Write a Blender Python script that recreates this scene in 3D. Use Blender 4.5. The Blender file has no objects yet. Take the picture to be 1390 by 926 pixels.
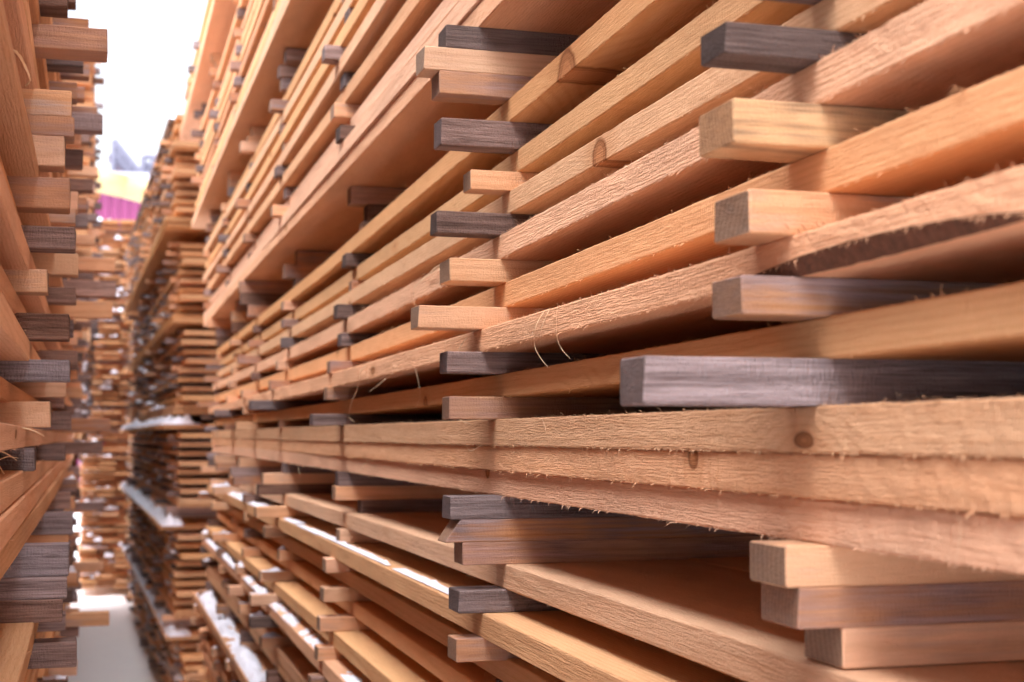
import bpy, bmesh, math, random
from math import radians, sin, cos, tan, atan, pi
from mathutils import Vector, Matrix, noise
from mathutils.bvhtree import BVHTree
R = random.Random(11)
SC = bpy.context.scene
C = SC.collection

# ------------------------------------------------------------------ camera
PITCH = math.atan(129/1930.0)
YAW = math.atan(555*cos(PITCH)/1930.0)
cam_d = bpy.data.cameras.new('camera'); cam = bpy.data.objects.new('camera', cam_d); C.objects.link(cam)
cam_d.sensor_width = 36; cam_d.lens = 50; cam_d.clip_start = .02; cam_d.clip_end = 2000
CM = Matrix.Rotation(-YAW, 3, 'Z') @ Matrix.Rotation(pi/2 + PITCH, 3, 'X')
cam.matrix_world = CM.to_4x4()
SC.camera = cam
cam_d.dof.use_dof = True; cam_d.dof.focus_distance = 1.2; cam_d.dof.aperture_fstop = 9.5; cam_d.dof.aperture_blades = 7
F = 1930.0
def ray(px, py):                              # direction through a photograph measurement (1390x926)
    return CM @ Vector(((px-695)/F, -(py-463)/F, -1))
def on_face(px, py, x):                       # measured point on the vertical face at x
    d = ray(px, py); k = x/d.x
    return d.y*k, d.z*k
def at_y(px, y):                              # x of a measured column at distance y
    d = ray(px, 592); return d.x*y/d.y
def z_at(px, py, y):
    d = ray(px, py); return d.z*y/d.y

# ------------------------------------------------------------------ materials
def mat_new(name):
    m = bpy.data.materials.new(name); m.use_nodes = True
    nt = m.node_tree; nt.nodes.clear()
    out = nt.nodes.new('ShaderNodeOutputMaterial'); b = nt.nodes.new('ShaderNodeBsdfPrincipled')
    nt.links.new(b.outputs[0], out.inputs[0])
    return m, nt, b
class NB:
    def __init__(s, nt): s.nt = nt
    def put(s, n, i, v):
        if isinstance(v, bpy.types.NodeSocket): s.nt.links.new(v, n.inputs[i])
        elif v is not None: n.inputs[i].default_value = v
    def m(s, op, a, b=None, c=None, clamp=False):
        n = s.nt.nodes.new('ShaderNodeMath'); n.operation = op; n.use_clamp = clamp
        s.put(n, 0, a); s.put(n, 1, b); s.put(n, 2, c); return n.outputs[0]
    def vm(s, op, a, b=None):
        n = s.nt.nodes.new('ShaderNodeVectorMath'); n.operation = op
        s.put(n, 0, a); s.put(n, 1, b); return n.outputs[0]
    def noise(s, v, sc, det=3, rough=.55, out=0):
        n = s.nt.nodes.new('ShaderNodeTexNoise'); s.put(n, 'Vector', v); s.put(n, 'Scale', sc)
        n.inputs['Detail'].default_value = det; n.inputs['Roughness'].default_value = rough; return n.outputs[out]
    def mix(s, f, a, b, bt='MIX'):
        n = s.nt.nodes.new('ShaderNodeMix'); n.data_type = 'RGBA'; n.blend_type = bt
        s.put(n, 0, f); s.put(n, 6, a); s.put(n, 7, b); return n.outputs[2]
    def ramp(s, f, lo, hi):
        n = s.nt.nodes.new('ShaderNodeMapRange'); n.clamp = True
        s.put(n, 0, f); n.inputs[1].default_value = lo; n.inputs[2].default_value = hi; return n.outputs[0]
    def xyz(s, v):
        n = s.nt.nodes.new('ShaderNodeSeparateXYZ'); s.put(n, 0, v); return n.outputs
    def comb(s, a, b, c):
        n = s.nt.nodes.new('ShaderNodeCombineXYZ'); s.put(n, 0, a); s.put(n, 1, b); s.put(n, 2, c); return n.outputs[0]
def c4(t): return (t[0], t[1], t[2], 1)

def wood(name, light, ring, knot=(.20,.075,.03), weather=None, wamt=0., end=None, along='Y', bump=.5, saw=1., vary=.2, ringw=.0034, grain=.27, speckle=.35, knots=True, bd=.0013, edge=None):
    """procedural sawn timber: growth rings round a pith line, saw marks, knots, stains; ALONG is the grain axis in object space"""
    m, nt, b = mat_new(name); n = NB(nt)
    tc = nt.nodes.new('ShaderNodeTexCoord'); P = tc.outputs['Object']
    oi = nt.nodes.new('ShaderNodeObjectInfo'); rnd = oi.outputs['Random']
    r2 = n.m('FRACT', n.m('MULTIPLY', rnd, 37.73)); r3 = n.m('FRACT', n.m('MULTIPLY', rnd, 91.17))
    X, Y, Z = n.xyz(P)
    if along == 'X': X, Y = Y, X
    off = n.m('MULTIPLY', rnd, 40.)
    Yo = n.m('ADD', Y, off)
    Q = n.comb(n.m('MULTIPLY', X, 8.), n.m('MULTIPLY', Yo, 1.1), n.m('MULTIPLY', Z, 12.))
    d1 = n.noise(Q, 1., 3, .5)
    Q2 = n.comb(n.m('MULTIPLY', X, 60.), n.m('MULTIPLY', Yo, 18.), n.m('MULTIPLY', Z, 60.))
    d2 = n.noise(Q2, 1., 2, .5)
    xx = n.m('ADD', X, n.m('ADD', .03, n.m('MULTIPLY', r2, .09)))
    zz = n.m('ADD', Z, n.m('MULTIPLY_ADD', r3, .10, -.06))
    rr = n.m('SQRT', n.m('ADD', n.m('MULTIPLY', xx, xx), n.m('MULTIPLY', zz, zz)))
    # knots: round pockets through the board, the rings bend about them
    vo = nt.nodes.new('ShaderNodeTexVoronoi'); vo.feature = 'F1'
    nt.links.new(n.comb(n.m('MULTIPLY', X, 1.2), Yo, n.m('MULTIPLY', Z, 2.6)), vo.inputs['Vector']); vo.inputs['Scale'].default_value = 4.2
    kd = n.m('ADD', vo.outputs['Distance'], n.m('MULTIPLY_ADD', d2, .05, -.025))
    kc = n.xyz(vo.outputs['Color'])[0]
    kd = n.m('ADD', kd, n.m('MULTIPLY', n.m('LESS_THAN', kc, .72), 5.))
    at = nt.nodes.new('ShaderNodeAttribute'); at.attribute_type = 'OBJECT'; at.attribute_name = 'knot'
    ax = n.xyz(at.outputs['Vector'])
    for sgn in (0,):
        dy = n.m('SUBTRACT', Y, ax[0]); dz = n.m('SUBTRACT', Z, ax[1])
        k2 = n.m('MULTIPLY', n.m('SQRT', n.m('ADD', n.m('MULTIPLY', dy, dy), n.m('MULTIPLY', n.m('MULTIPLY', dz, dz), 1.3))), n.m('MULTIPLY', ax[2], 4.2))
        k2 = n.m('ADD', n.m('ADD', k2, n.m('MULTIPLY', n.m('LESS_THAN', ax[2], .01), 9.)), n.m('MULTIPLY_ADD', d2, .03, -.015))
    kd = n.m('MINIMUM', kd, k2)
    bend = n.m('MULTIPLY', n.m('SUBTRACT', 1., n.ramp(kd, .03, .28)), .012 if knots else 0.)
    rr = n.m('ADD', n.m('ADD', rr, n.m('MULTIPLY', d1, .016)), n.m('ADD', n.m('MULTIPLY', d2, .0016), bend))
    w = n.m('SINE', n.m('MULTIPLY', rr, 2*pi/ringw))
    w = n.m('POWER', n.m('MULTIPLY_ADD', w, .5, .5), 2.4)
    fine = n.noise(n.comb(n.m('MULTIPLY', X, 700.), n.m('MULTIPLY', Yo, 45.), n.m('MULTIPLY', Z, 900.)), 1., 2, .6)
    speck = n.noise(n.comb(n.m('MULTIPLY', X, 900.), n.m('MULTIPLY', Yo, 420.), n.m('MULTIPLY', Z, 1100.)), 1., 3, .75)
    fac = n.m('ADD', n.m('ADD', n.m('MULTIPLY', w, grain), n.m('MULTIPLY_ADD', fine, .8, -.3)), n.m('MULTIPLY_ADD', speck, 1.4*speckle, -.7*speckle), clamp=True)
    col = n.mix(fac, c4(light), c4(ring))
    # slow changes of tone along the plank and from plank to plank
    tone = n.noise(n.comb(n.m('MULTIPLY', X, 10.), n.m('MULTIPLY', Yo, 3.), n.m('MULTIPLY', Z, 20.)), 1., 3, .6)
    hs = nt.nodes.new('ShaderNodeHueSaturation'); n.put(hs, 'Color', col)
    n.put(hs, 'Value', n.m('ADD', n.m('MULTIPLY_ADD', r2, vary, 1-vary*.62), n.m('MULTIPLY_ADD', tone, .5, -.25)))
    n.put(hs, 'Saturation', n.m('MULTIPLY_ADD', r3, .2, .9))
    n.put(hs, 'Hue', n.m('MULTIPLY_ADD', r2, -.010, .504))
    col = hs.outputs[0]
    if knots:
        kf = n.m('SUBTRACT', 1., n.ramp(kd, .050, .062)); rim = n.ramp(n.m('ADD', kd, n.m('MULTIPLY', n.m('SINE', n.m('MULTIPLY', kd, 420.)), .006)), .02, .056); halo = n.m('MULTIPLY', n.m('SUBTRACT', 1., n.ramp(kd, .06, .16)), .35)
        col = n.mix(halo, col, c4((ring[0]*.8, ring[1]*.66, ring[2]*.5)))
        kcol = n.mix(rim, c4((.46,.20,.085)), c4(knot))
        col = n.mix(n.m('MULTIPLY', kf, .92), col, kcol)
    if weather:
        wn = n.noise(n.comb(n.m('MULTIPLY', X, 60.), n.m('MULTIPLY', Yo, 6.), n.m('MULTIPLY', Z, 160.)), 1., 4, .65)
        wn2 = n.noise(n.comb(n.m('MULTIPLY', X, 12.), n.m('MULTIPLY', Yo, 7.), n.m('MULTIPLY', Z, 12.)), 1., 3, .6)
        lo = .60 - wamt*.55
        wf = n.ramp(n.m('MULTIPLY_ADD', wn2, .6, n.m('MULTIPLY', wn, .4)), lo, lo+.16)
        wn = n.ramp(n.m('ADD', n.m('MULTIPLY', wn, .6), n.m('MULTIPLY', n.noise(n.comb(n.m('MULTIPLY', X, 500.), n.m('MULTIPLY', Yo, 22.), n.m('MULTIPLY', Z, 700.)), 1., 3, .7), .4)), .36, .64)
        wc = n.mix(wn, c4((weather[0]*.42, weather[1]*.37, weather[2]*.36)), c4((weather[0]*1.5, weather[1]*1.48, weather[2]*1.5)))
        wc = n.mix(1., wc, n.mix(r3, (1.25,.98,.82,1), (.92,.97,1.04,1)), 'MULTIPLY')
        col = n.mix(wf, col, wc)
    if end:                                         # end grain is darker than the faces
        nx = nt.nodes.new('ShaderNodeNewGeometry')
        tr = nt.nodes.new('ShaderNodeVectorTransform'); tr.vector_type = 'NORMAL'; tr.convert_from = 'WORLD'; tr.convert_to = 'OBJECT'
        nt.links.new(nx.outputs['True Normal'], tr.inputs[0])
        e = n.m('ABSOLUTE', n.xyz(tr.outputs[0])[0 if along == 'X' else 1])
        ec = n.mix(n.m('ADD', n.m('MULTIPLY', n.ramp(n.noise(n.comb(X, n.m('MULTIPLY', Z, 3.), Z), 240., 4, .75), .3, .7), .6), n.m('MULTIPLY', w, .4)), c4([v*.55 for v in end]), c4([v*1.5 for v in end]))
        col = n.mix(n.m('MULTIPLY', n.ramp(e, .6, .8), .85), col, ec)
    nt.links.new(col, b.inputs['Base Color'])
    b.inputs['Roughness'].default_value = .78
    b.inputs['Specular IOR Level'].default_value = .12
    # saw marks across the grain and torn fibres
    sn = n.noise(n.comb(n.m('MULTIPLY', X, 25.), n.m('MULTIPLY', Yo, 6.), n.m('MULTIPLY', Z, 30.)), 1., 2, .5)
    sawv = n.m('SINE', n.m('MULTIPLY', n.m('ADD', Yo, n.m('MULTIPLY', sn, .03)), 2*pi/.0027))
    torn = n.noise(n.comb(n.m('MULTIPLY', X, 520.), n.m('MULTIPLY', Yo, 380.), n.m('MULTIPLY', Z, 620.)), 1., 3, .7)
    torn2 = n.noise(n.comb(n.m('MULTIPLY', X, 300.), n.m('MULTIPLY', Yo, 430.), n.m('MULTIPLY', Z, 95.)), 1., 3, .6)
    torn = n.m('ADD', n.m('MULTIPLY', torn, .55), n.m('MULTIPLY', n.m('MULTIPLY', torn2, n.ramp(sn, .38, .6)), .8))
    h = n.m('ADD', n.m('MULTIPLY', n.m('MULTIPLY', sawv, n.ramp(sn, .42, .62)), .22*saw), n.m('ADD', n.m('MULTIPLY', torn, 1.7), n.m('MULTIPLY_ADD', w, .12, n.m('MULTIPLY', fine, 1.1))))
    bp = nt.nodes.new('ShaderNodeBump'); bp.inputs['Strength'].default_value = bump; bp.inputs['Distance'].default_value = bd
    nt.links.new(h, bp.inputs['Height']); nt.links.new(bp.outputs[0], b.inputs['Normal'])
    return m
def plain(name, col, rough=.7, var=.12, scale=8., metal=0., bump=0., bscale=40.):
    m, nt, b = mat_new(name); n = NB(nt)
    tc = nt.nodes.new('ShaderNodeTexCoord')
    f = n.noise(tc.outputs['Object'], scale, 4, .6)
    col2 = n.mix(f, c4([v*(1-var) for v in col]), c4([min(1, v*(1+var)) for v in col]))
    nt.links.new(col2, b.inputs['Base Color']); b.inputs['Roughness'].default_value = rough; b.inputs['Metallic'].default_value = metal
    if bump:
        bp = nt.nodes.new('ShaderNodeBump'); bp.inputs['Strength'].default_value = bump; bp.inputs['Distance'].default_value = .004
        nt.links.new(n.noise(tc.outputs['Object'], bscale, 4, .6), bp.inputs['Height']); nt.links.new(bp.outputs[0], b.inputs['Normal'])
    return m
FL, FR = (.76,.46,.25), (.58,.29,.13)
M = {}
M['fresh'] = wood('fresh_pine', FL, FR, end=(.40,.20,.095))
M['rough'] = wood('rough_pine', (.84,.515,.315), (.66,.335,.175), end=(.42,.22,.11), bump=1.0, saw=1.2, speckle=.7, bd=.0018)
M['old']   = wood('aged_pine', (.60,.31,.155), (.40,.175,.075), weather=(.28,.22,.20), wamt=.18, end=(.30,.15,.08))
M['s_pale'] = wood('pale_stick', (.76,.46,.285), (.56,.30,.165), weather=(.36,.29,.25), wamt=.15, end=(.20,.145,.11), along='X', bump=.6, saw=.3, ringw=.005, grain=.4)
M['s_tan'] = wood('tan_stick', (.56,.30,.17), (.36,.165,.08), weather=(.26,.20,.19), wamt=.3, end=(.22,.14,.10), along='X', bump=.6, saw=.3, grain=.5)
M['s_grey'] = wood('grey_stick', (.40,.28,.22), (.24,.155,.125), weather=(.235,.19,.18), wamt=.8, end=(.12,.09,.09), along='X', bump=1., saw=.2, grain=.8, knots=False, bd=.002)
M['s_dark'] = wood('dark_stick', (.25,.15,.11), (.13,.07,.05), weather=(.17,.125,.108), wamt=.75, end=(.07,.05,.045), along='X', bump=1., saw=.2, grain=.8, knots=False, bd=.002)
M['s_light'] = wood('silvered_stick', (.50,.38,.30), (.30,.21,.16), weather=(.34,.29,.29), wamt=.66, end=(.17,.135,.13), along='X', bump=1., saw=.2, grain=.9, knots=False, bd=.002)
M['s_mould'] = wood('stained_stick', (.80,.50,.27), (.56,.30,.13), weather=(.05,.04,.04), wamt=.20, end=(.38,.22,.12), along='X', bump=.6, saw=.3)
M['fibre'] = plain('wood_fibre_straw', (.84,.64,.42), .6, .15, 200.)
M['bark'] = plain('bark', (.16,.07,.04), .9, .8, 140., bump=1., bscale=300.)
M['snow'] = plain('snow_white', (.74,.78,.90), .55, .03, 30., bump=.35, bscale=60.)
M['snowg'] = plain('snow_ground', (.93,.94,.98), .6, .05, 6., bump=.5, bscale=9.)
SLOT = ['fresh','rough','old','s_pale','s_tan','s_grey','s_dark','s_light','s_mould']

# ------------------------------------------------------------------ plain helpers
def link(name, me, m=None, parent=None):
    o = bpy.data.objects.new(name, me); C.objects.link(o)
    if m: me.materials.append(m)
    if parent: o.parent = parent
    return o
def tag(o, label=None, cat=None, group=None, kind=None):
    for k, v in (('label', label), ('category', cat), ('group', group), ('kind', kind)):
        if v: o[k] = v
    return o
def empty(name, loc):
    o = bpy.data.objects.new(name, None); C.objects.link(o); o.location = loc; o.empty_display_size = .1; return o
class MB:
    def __init__(s): s.v = []; s.f = []; s.mi = []
    def add(s, vs, fs, mi=0):
        k = len(s.v); s.v += [tuple(v) for v in vs]; s.f += [tuple(i+k for i in f) for f in fs]; s.mi += [mi]*len(fs)
    def box(s, a, b, M4=None, mi=0):
        (x0,y0,z0),(x1,y1,z1) = a, b
        vs = [Vector(p) for p in ((x0,y0,z0),(x1,y0,z0),(x1,y1,z0),(x0,y1,z0),(x0,y0,z1),(x1,y0,z1),(x1,y1,z1),(x0,y1,z1))]
        if M4: vs = [M4 @ v for v in vs]
        s.add(vs, BOXF, mi)
    def bar(s, p, q, r, n=6, r2=None):
        p, q = Vector(p), Vector(q); d = (q-p).normalized(); u = d.orthogonal().normalized(); w = d.cross(u)
        r2 = r if r2 is None else r2; vs = []
        for c, rad in ((p, r), (q, r2)):
            for i in range(n): vs.append(c + (u*cos(2*pi*i/n) + w*sin(2*pi*i/n))*rad)
        fs = [(i, (i+1) % n, n+(i+1) % n, n+i) for i in range(n)] + [tuple(range(n))[::-1], tuple(range(n, 2*n))]
        s.add(vs, fs)
    def mesh(s, name, smooth=False):
        me = bpy.data.meshes.new(name); me.from_pydata(s.v, [], s.f)
        if any(s.mi): me.polygons.foreach_set('material_index', s.mi)
        if smooth: me.polygons.foreach_set('use_smooth', [True]*len(me.polygons))
        me.update(); return me
BOXF = [(0,3,2,1),(4,5,6,7),(0,1,5,4),(1,2,6,5),(2,3,7,6),(3,0,4,7)]
def interp(kn, y, j):
    if y <= kn[0][0]: return kn[0][j]
    for a, b in zip(kn, kn[1:]):
        if y <= b[0]:
            f = (y-a[0])/(b[0]-a[0]); return a[j] + (b[j]-a[j])*f
    return kn[-1][j]

# a sawn board: FRONT edge at local x 0, body towards s*x, length along y from 0, bottom at z 0
def board_mesh(name, L, w, t, s=1, seed=0, kn=None, y0=0., ys=None, rough=.0003, hair=0, hr=(0, 1e9), wane=None, warp=.0015, bev=.0012):
    rg = random.Random(seed); mb = MB()
    if ys is None:
        k = max(8, int(L/.25)); ys = [L*i/k for i in range(k+1)]
    ph = rg.random()*6
    rings = []
    for y in ys:
        Y = y + y0
        zb, tt = (interp(kn, Y, 1), interp(kn, Y, 2)) if kn else (0., t)
        fx = warp*2*sin(Y*1.3+ph) + (interp(kn, Y, 3) if kn and len(kn[0]) > 3 else 0.)
        zo = warp*sin(Y*.9+ph*2)*(0 if kn else 1)
        def nz(a, amp): return noise.noise(Vector((a*3.1+seed*7.7, Y*90, a)))*amp + noise.noise(Vector((a+seed, Y*22, 5)))*amp*.8
        c = wane(Y) if wane else (0, 0)
        pr = [(0+nz(1,rough), bev+c[1]), (bev+c[0]+nz(2,rough*.3), 0+nz(3,rough)), (w*.5, 0), (w-bev, 0), (w, bev), (w, tt-bev), (w-bev, tt), (w*.5, tt), (bev, tt+nz(4,rough)), (0+nz(5,rough), tt-bev), (nz(6,rough), c[1]+(tt-c[1])*.62), (nz(7,rough), c[1]+(tt-c[1])*.32)]
        rings.append([Vector((s*(p[0]+fx), y, p[1]+zb+zo)) for p in pr])
    n = 12; vs = [v for r in rings for v in r]; fs = []; mi = []
    for i in range(len(rings)-1):
        for j in range(n):
            q = (i*n+j, i*n+(j+1) % n, (i+1)*n+(j+1) % n, (i+1)*n+j)
            fs.append(q if s < 0 else q[::-1])
            mi.append(1 if (wane and j == 0 and wane(ys[i]+y0)[1] > .001) else 0)
    fs.append(tuple(range(n)) if s > 0 else tuple(range(n))[::-1]); e = (len(rings)-1)*n
    fs.append(tuple(range(e, e+n))[::-1] if s > 0 else tuple(range(e, e+n))); mi += [0, 0]
    mb.add(vs, fs); mb.mi = mi
    for _ in range(hair):                           # torn fibres along the sawn edges
        y = rg.uniform(max(ys[0]+.01, hr[0]), min(ys[-1]-.01, hr[1])); Y = y+y0
        top = rg.random() < .55
        zb, tt = (interp(kn, Y, 1), interp(kn, Y, 2)) if kn else (0., t)
        c = wane(Y)[1] if wane else 0
        fx = warp*2*sin(Y*1.3+ph) + (interp(kn, Y, 3) if kn and len(kn[0]) > 3 else 0.)
        z = zb + (tt if top else c+.0005)
        l = min(.009, rg.expovariate(1/.0018)+.0007) if rg.random() < .985 else rg.uniform(.006, .012); wd = rg.uniform(.0002, .0008)
        dz = l*rg.uniform(.1, .8)*(1 if top and rg.random() < .8 else -1); dy = l*rg.uniform(-.9, .9); dx = -l*rg.uniform(.1, .7)
        p = Vector((s*(fx+.0006), y, z)); q = p + Vector((s*dx, dy, dz)); mid = (p+q)/2 + Vector((s*-.0003, 0, l*.12))
        mb.add([p+Vector((0,-wd,0)), p+Vector((0,wd,0)), mid+Vector((0,wd*.7,wd*.4)), mid+Vector((0,-wd*.7,-wd*.4)), q], [(0,1,2,3),(3,2,4)])
    return mb.mesh(name)

def stick_mesh(seed, cut=0.):                       # unit stick: tip at x 0, 1 long, y 0..1, z 0..1 (scaled to its real section)
    rg = random.Random(seed); mb = MB(); L = .9; w, h = .04, .024; b = .0009
    pr = [(b,0),(w-b,0),(w,b),(w,h-b),(w-b,h),(b,h),(0,h-b),(0,b)]
    rings = []; xs = [0, .0012, .02, .045, .08, .14, .25, .45, L]
    for i, x in enumerate(xs):
        sh = .0008 if i == 0 else 0
        r = []
        for y, z in pr:
            yy = y + (sh if y < w/2 else -sh); zz = z + (sh if z < h/2 else -sh)
            d = noise.noise(Vector((x*40+seed*3, yy*90, zz*90)))*.0009
            r.append(Vector((x + (noise.noise(Vector((yy*70, zz*70, seed)))*.0012 if i == 0 else 0) + (cut*zz/h if i < 2 else 0), yy+d, zz+d*.5)))
        rings.append(r)
    n = 8; vs = [v for r in rings for v in r]; fs = []
    for i in range(len(rings)-1):
        for j in range(n): fs.append((i*n+j, i*n+(j+1) % n, (i+1)*n+(j+1) % n, (i+1)*n+j)[::-1])
    fs.append(tuple(range(n))); e = (len(rings)-1)*n; fs.append(tuple(range(e, e+n))[::-1])
    mb.add(vs, fs); return mb.mesh('spacer_stick')

# ------------------------------------------------------------------ the lumber, first as a list of specifications
ITEMS = []
ORD = ['zeroth','first','second','third','fourth','fifth','sixth','seventh','eighth','ninth','tenth','eleventh','twelfth','thirteenth','fourteenth','fifteenth','sixteenth']
LOOKB = {'fresh':'orange sawn','rough':'pale rough-sawn','old':'brownish aged'}
LOOKS = {'s_pale':'pale','s_tan':'tan','s_grey':'grey weathered','s_dark':'dark','s_light':'silvery','s_mould':'black-stained yellow'}
def add_board(st, pack, layer, across, x, y0, y1, z, t, w, mat, hero=None, label=None):
    ITEMS.append(dict(k='b', st=st, pack=pack, layer=layer, across=across, x=x, y0=y0, y1=y1, z=z, t=t, w=w, mat=mat, hero=hero, label=label))
def add_stick(st, pack, gap, col, x, y, z, h, w, mat, label=None, rz=0., cut=0, L=.9):
    ITEMS.append(dict(k='s', st=st, pack=pack, layer=gap, across=col, hero=None, x=x, y0=y, y1=y+w, z=z, t=h, w=L, mat=mat, label=label, rz=rz, cut=cut))
STACKS = {}
def stack(name, side, phrase, rot=0., piv=(0,0)):
    Mx = Matrix.Translation((piv[0], piv[1], 0)) @ Matrix.Rotation(radians(rot), 4, 'Z') @ Matrix.Translation((-piv[0], -piv[1], 0))
    STACKS[name] = dict(side=side, phrase=phrase, M=Mx, packs={})
SNOW = []                                            # (stack, x0, x1, y0, y1, z, h)
def pickm(fresh=.62):
    r = R.random(); return 'fresh' if r < fresh else ('rough' if r < fresh+.28 else 'old')
def picks(grey=.45):
    r = R.random()
    if r < grey: return R.choice(['s_grey','s_grey','s_grey','s_dark','s_light','s_light'])
    return R.choice(['s_pale','s_pale','s_tan'])
def layer(st, pack, i, x, y0, y1, z, t, nx=5, w=.19, mat=None, closing=0.):
    """one layer: NX boards side by side"""
    s = STACKS[st]['side']; xx = x
    for a in range(nx):
        ww = w*R.uniform(.93, 1.05); j = R.uniform(-.12, .12)
        add_board(st, pack, i, a, xx, y0 + (j if a else (R.uniform(-.12, .05) if y0 > 4 else 0)), y1 + (R.uniform(-.05, .05) if a == 0 else j), z, t, ww, mat if (mat and a == 0) else pickm(.75))
        xx += s*(ww + .006)
    if closing: add_board(st, pack, i, nx, xx, y0, y1, z - closing, t+closing, .05, 'old')  # full-height filler added behind the boards to keep light out of the gaps
def pack(st, pk, phrase, x, y0, y1, z, t, gap, n, base, cols, nx=5, w=.19, bear=3, bh=.024, bx=None, jx=.012, grey=.45, prot=(.02,.06), down=False, snowy=0., xs={}, sx={}, first_free=False, colj=.03):
    """boards from z upwards: BASE boards laid tight, then N boards on sticks; BEAR bearer sticks above the last"""
    s = STACKS[st]['side']; STACKS[st]['packs'][pk] = phrase
    zz = z; cy = list(cols)
    def sticks(g, zz, h):
        for c, y in enumerate(cy, 1):
            key = (g, c)
            if key in sx and sx[key] is None: continue
            o = sx.get(key, {}); yy = y + R.uniform(-colj, colj)*(.3 if c == 1 else 1) if 'y' not in o else o['y']
            xt = o['x'] if 'x' in o else x - s*R.uniform(*prot)*(1 if R.random() < .8 else .2)
            m_ = o.get('m', picks(grey)); w_ = o.get('w', R.uniform(.033, .044))
            add_stick(st, pk, g, c, xt, yy, zz, h, w_, m_, rz=R.uniform(-.02, .02))
            if snowy and R.random() < snowy and zz < .05: SNOW.append((st, xt+s*.004, x+s*.0, yy+.003, yy+w_-.003, zz+h, R.uniform(.006, .016)))
    for b in range(base):
        layer(st, pk, b+1, xs.get(b+1, x - s*.006 + R.uniform(-.003, .003)), y0, y1, zz, t, nx, w, mat=R.choice(['rough','fresh']), closing=.06 if b == 0 else 0.); zz += t+.0004
    li = base
    for k in range(n):
        sticks(li, zz, gap); zz += gap
        li += 1
        layer(st, pk, li, xs.get(li, x + R.uniform(-jx, jx)), y0, y1, zz, t, nx, w, mat=pickm(.62), closing=gap)
        if snowy and R.random() < snowy*.8:
            xb = xs.get(li, x)
        zz += t
    for q in range(bear):
        sticks(li+q, zz, bh); zz += bh
    return zz

# ---- near right-hand stack: packs whose boards were measured one by one
stack('R1', 1, 'near right stack')
S1 = STACKS['R1']
COL = [.70, 1.36, 2.30, 3.10, 3.75, 4.35, 5.05]
T = .0245
PXS = [420, 560, 750, 900, 1200, 1370]
hero_px = {   # name: (x, [(top, corner) at PXS], material, hair)
 'T3': (.380, [(616,633),(629,654),(646,684.5),(660,707),(683,753),(698.6,777)], 'rough', 420),
 'T2': (.378, [(599.6,616),(602,629),(608,646),(610.5,660),(615,683),(616,698)], 'rough', 420),
 'T1': (.376, [(579.5,599.6),(572,602),(564.5,608),(556,610.3),(543,614.6),(534,615.6)], 'rough', 700),
 'S':  (.380, [(551,566),(528,555),(497.5,534),(469,494),(419,482),(385,459)], 'fresh', 200),
 'R':  (.358, [(517.6,531),(476,500),(417,454),(372,415),(283,334),(229,303)], 'rough', 500),
 'Q':  (.385, [(491,507.5),(432,464),(360,397),(297,343.5),(169,234),(100,172)], 'fresh', 240),
 'P':  (.380, [(457,477),(386,411.5),(284,320),(199,239),(32,97),(-52,20)], 'rough', 500),
 'O':  (.388, [(432,447),(344,367),(223,253),(124,170),(-55,0),(-150,-90)], 'fresh', 120),
 'N':  (.398, [(408,424),(312,334),(168,200),(55,98),(-170,-115),(-300,-240)], 'fresh', 120),
 'M':  (.388, [(377,391),(247,277),(80,120),(-52,-8),(-320,-262),(-470,-410)], 'fresh', 160),
}
order = ['T3','T2','T1','S','R','Q','P','O','N','M']
hero_kn = {}
for nm in order:
    x, pts, m_, hr_ = hero_px[nm]; kn = []
    for px, (yt, yc) in zip(PXS, pts):
        Yb, Zb = on_face(px, yc, x); Yt, Zt = on_face(px, yt, x)
        kn.append([Yb, Zb, Zt-Zb])
    kn.sort()
    # smooth the readings: thickness is constant, bottom line a gentle curve (quadratic least squares)
    tm = sum(k[2] for k in kn)/len(kn); tm = .5*tm + .5*T
    pts2 = [(k[0], k[1] + k[2]/2) for k in kn]
    import itertools
    # fit z = a + b*y + c*y^2 by normal equations, light weight on c
    A = [[0.]*3 for _ in range(3)]; B = [0.]*3
    for y, z in pts2:
        ph = [1, y, y*y]
        for i in range(3):
            B[i] += ph[i]*z
            for j in range(3): A[i][j] += ph[i]*ph[j]
    A[2][2] += .5
    Mx = Matrix(A); sol = Mx.inverted() @ Vector(B)
    ye = 2.6; ze = sol[0]+sol[1]*ye+sol[2]*ye*ye
    sl = (sol[1] + 2*sol[2]*ye)*.25
    def zc(y, sol=sol, ye=ye, ze=ze, sl=sl): return sol[0]+sol[1]*y+sol[2]*y*y if y < ye else ze + sl*(y-ye)*max(.3, 1-(y-ye)*.2)
    hero_kn[nm] = dict(x=x, t=tm, zc=zc, mat=m_, hair=hr_, res=max(abs(zc(y)-z) for y, z in pts2))
# keep neighbours apart: a gap never under 15 mm, tight boards touch
prev = None
for nm in order:
    h = hero_kn[nm]; ys = [-.4+.1*i for i in range(60)]
    h['bot'] = [h['zc'](y) - h['t']/2 for y in ys]
    if prev:
        tight = nm in ('T2', 'T1'); p = hero_kn[prev]
        for i in range(len(ys)):
            need = p['bot'][i] + p['t'] + (.0003 if tight else .0165)
            if tight: h['bot'][i] = need
            elif h['bot'][i] < need: h['bot'][i] = need
            elif h['bot'][i] > need + .013: h['bot'][i] = need + .013
    prev = nm
YS60 = [-.4+.1*i for i in range(60)]
def hb(nm, y):                                       # bottom of a measured board at y
    f = max(0, min(58.999, (y+.4)/.1)); i = int(f); b_ = hero_kn[nm]['bot']; return b_[i] + (b_[i+1]-b_[i])*(f-i)
print('fit residuals', {k: round(v['res'], 4) for k, v in hero_kn.items()})
YE = 5.22
S1['packs']['A'] = 'the big pack at eye level'
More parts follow.
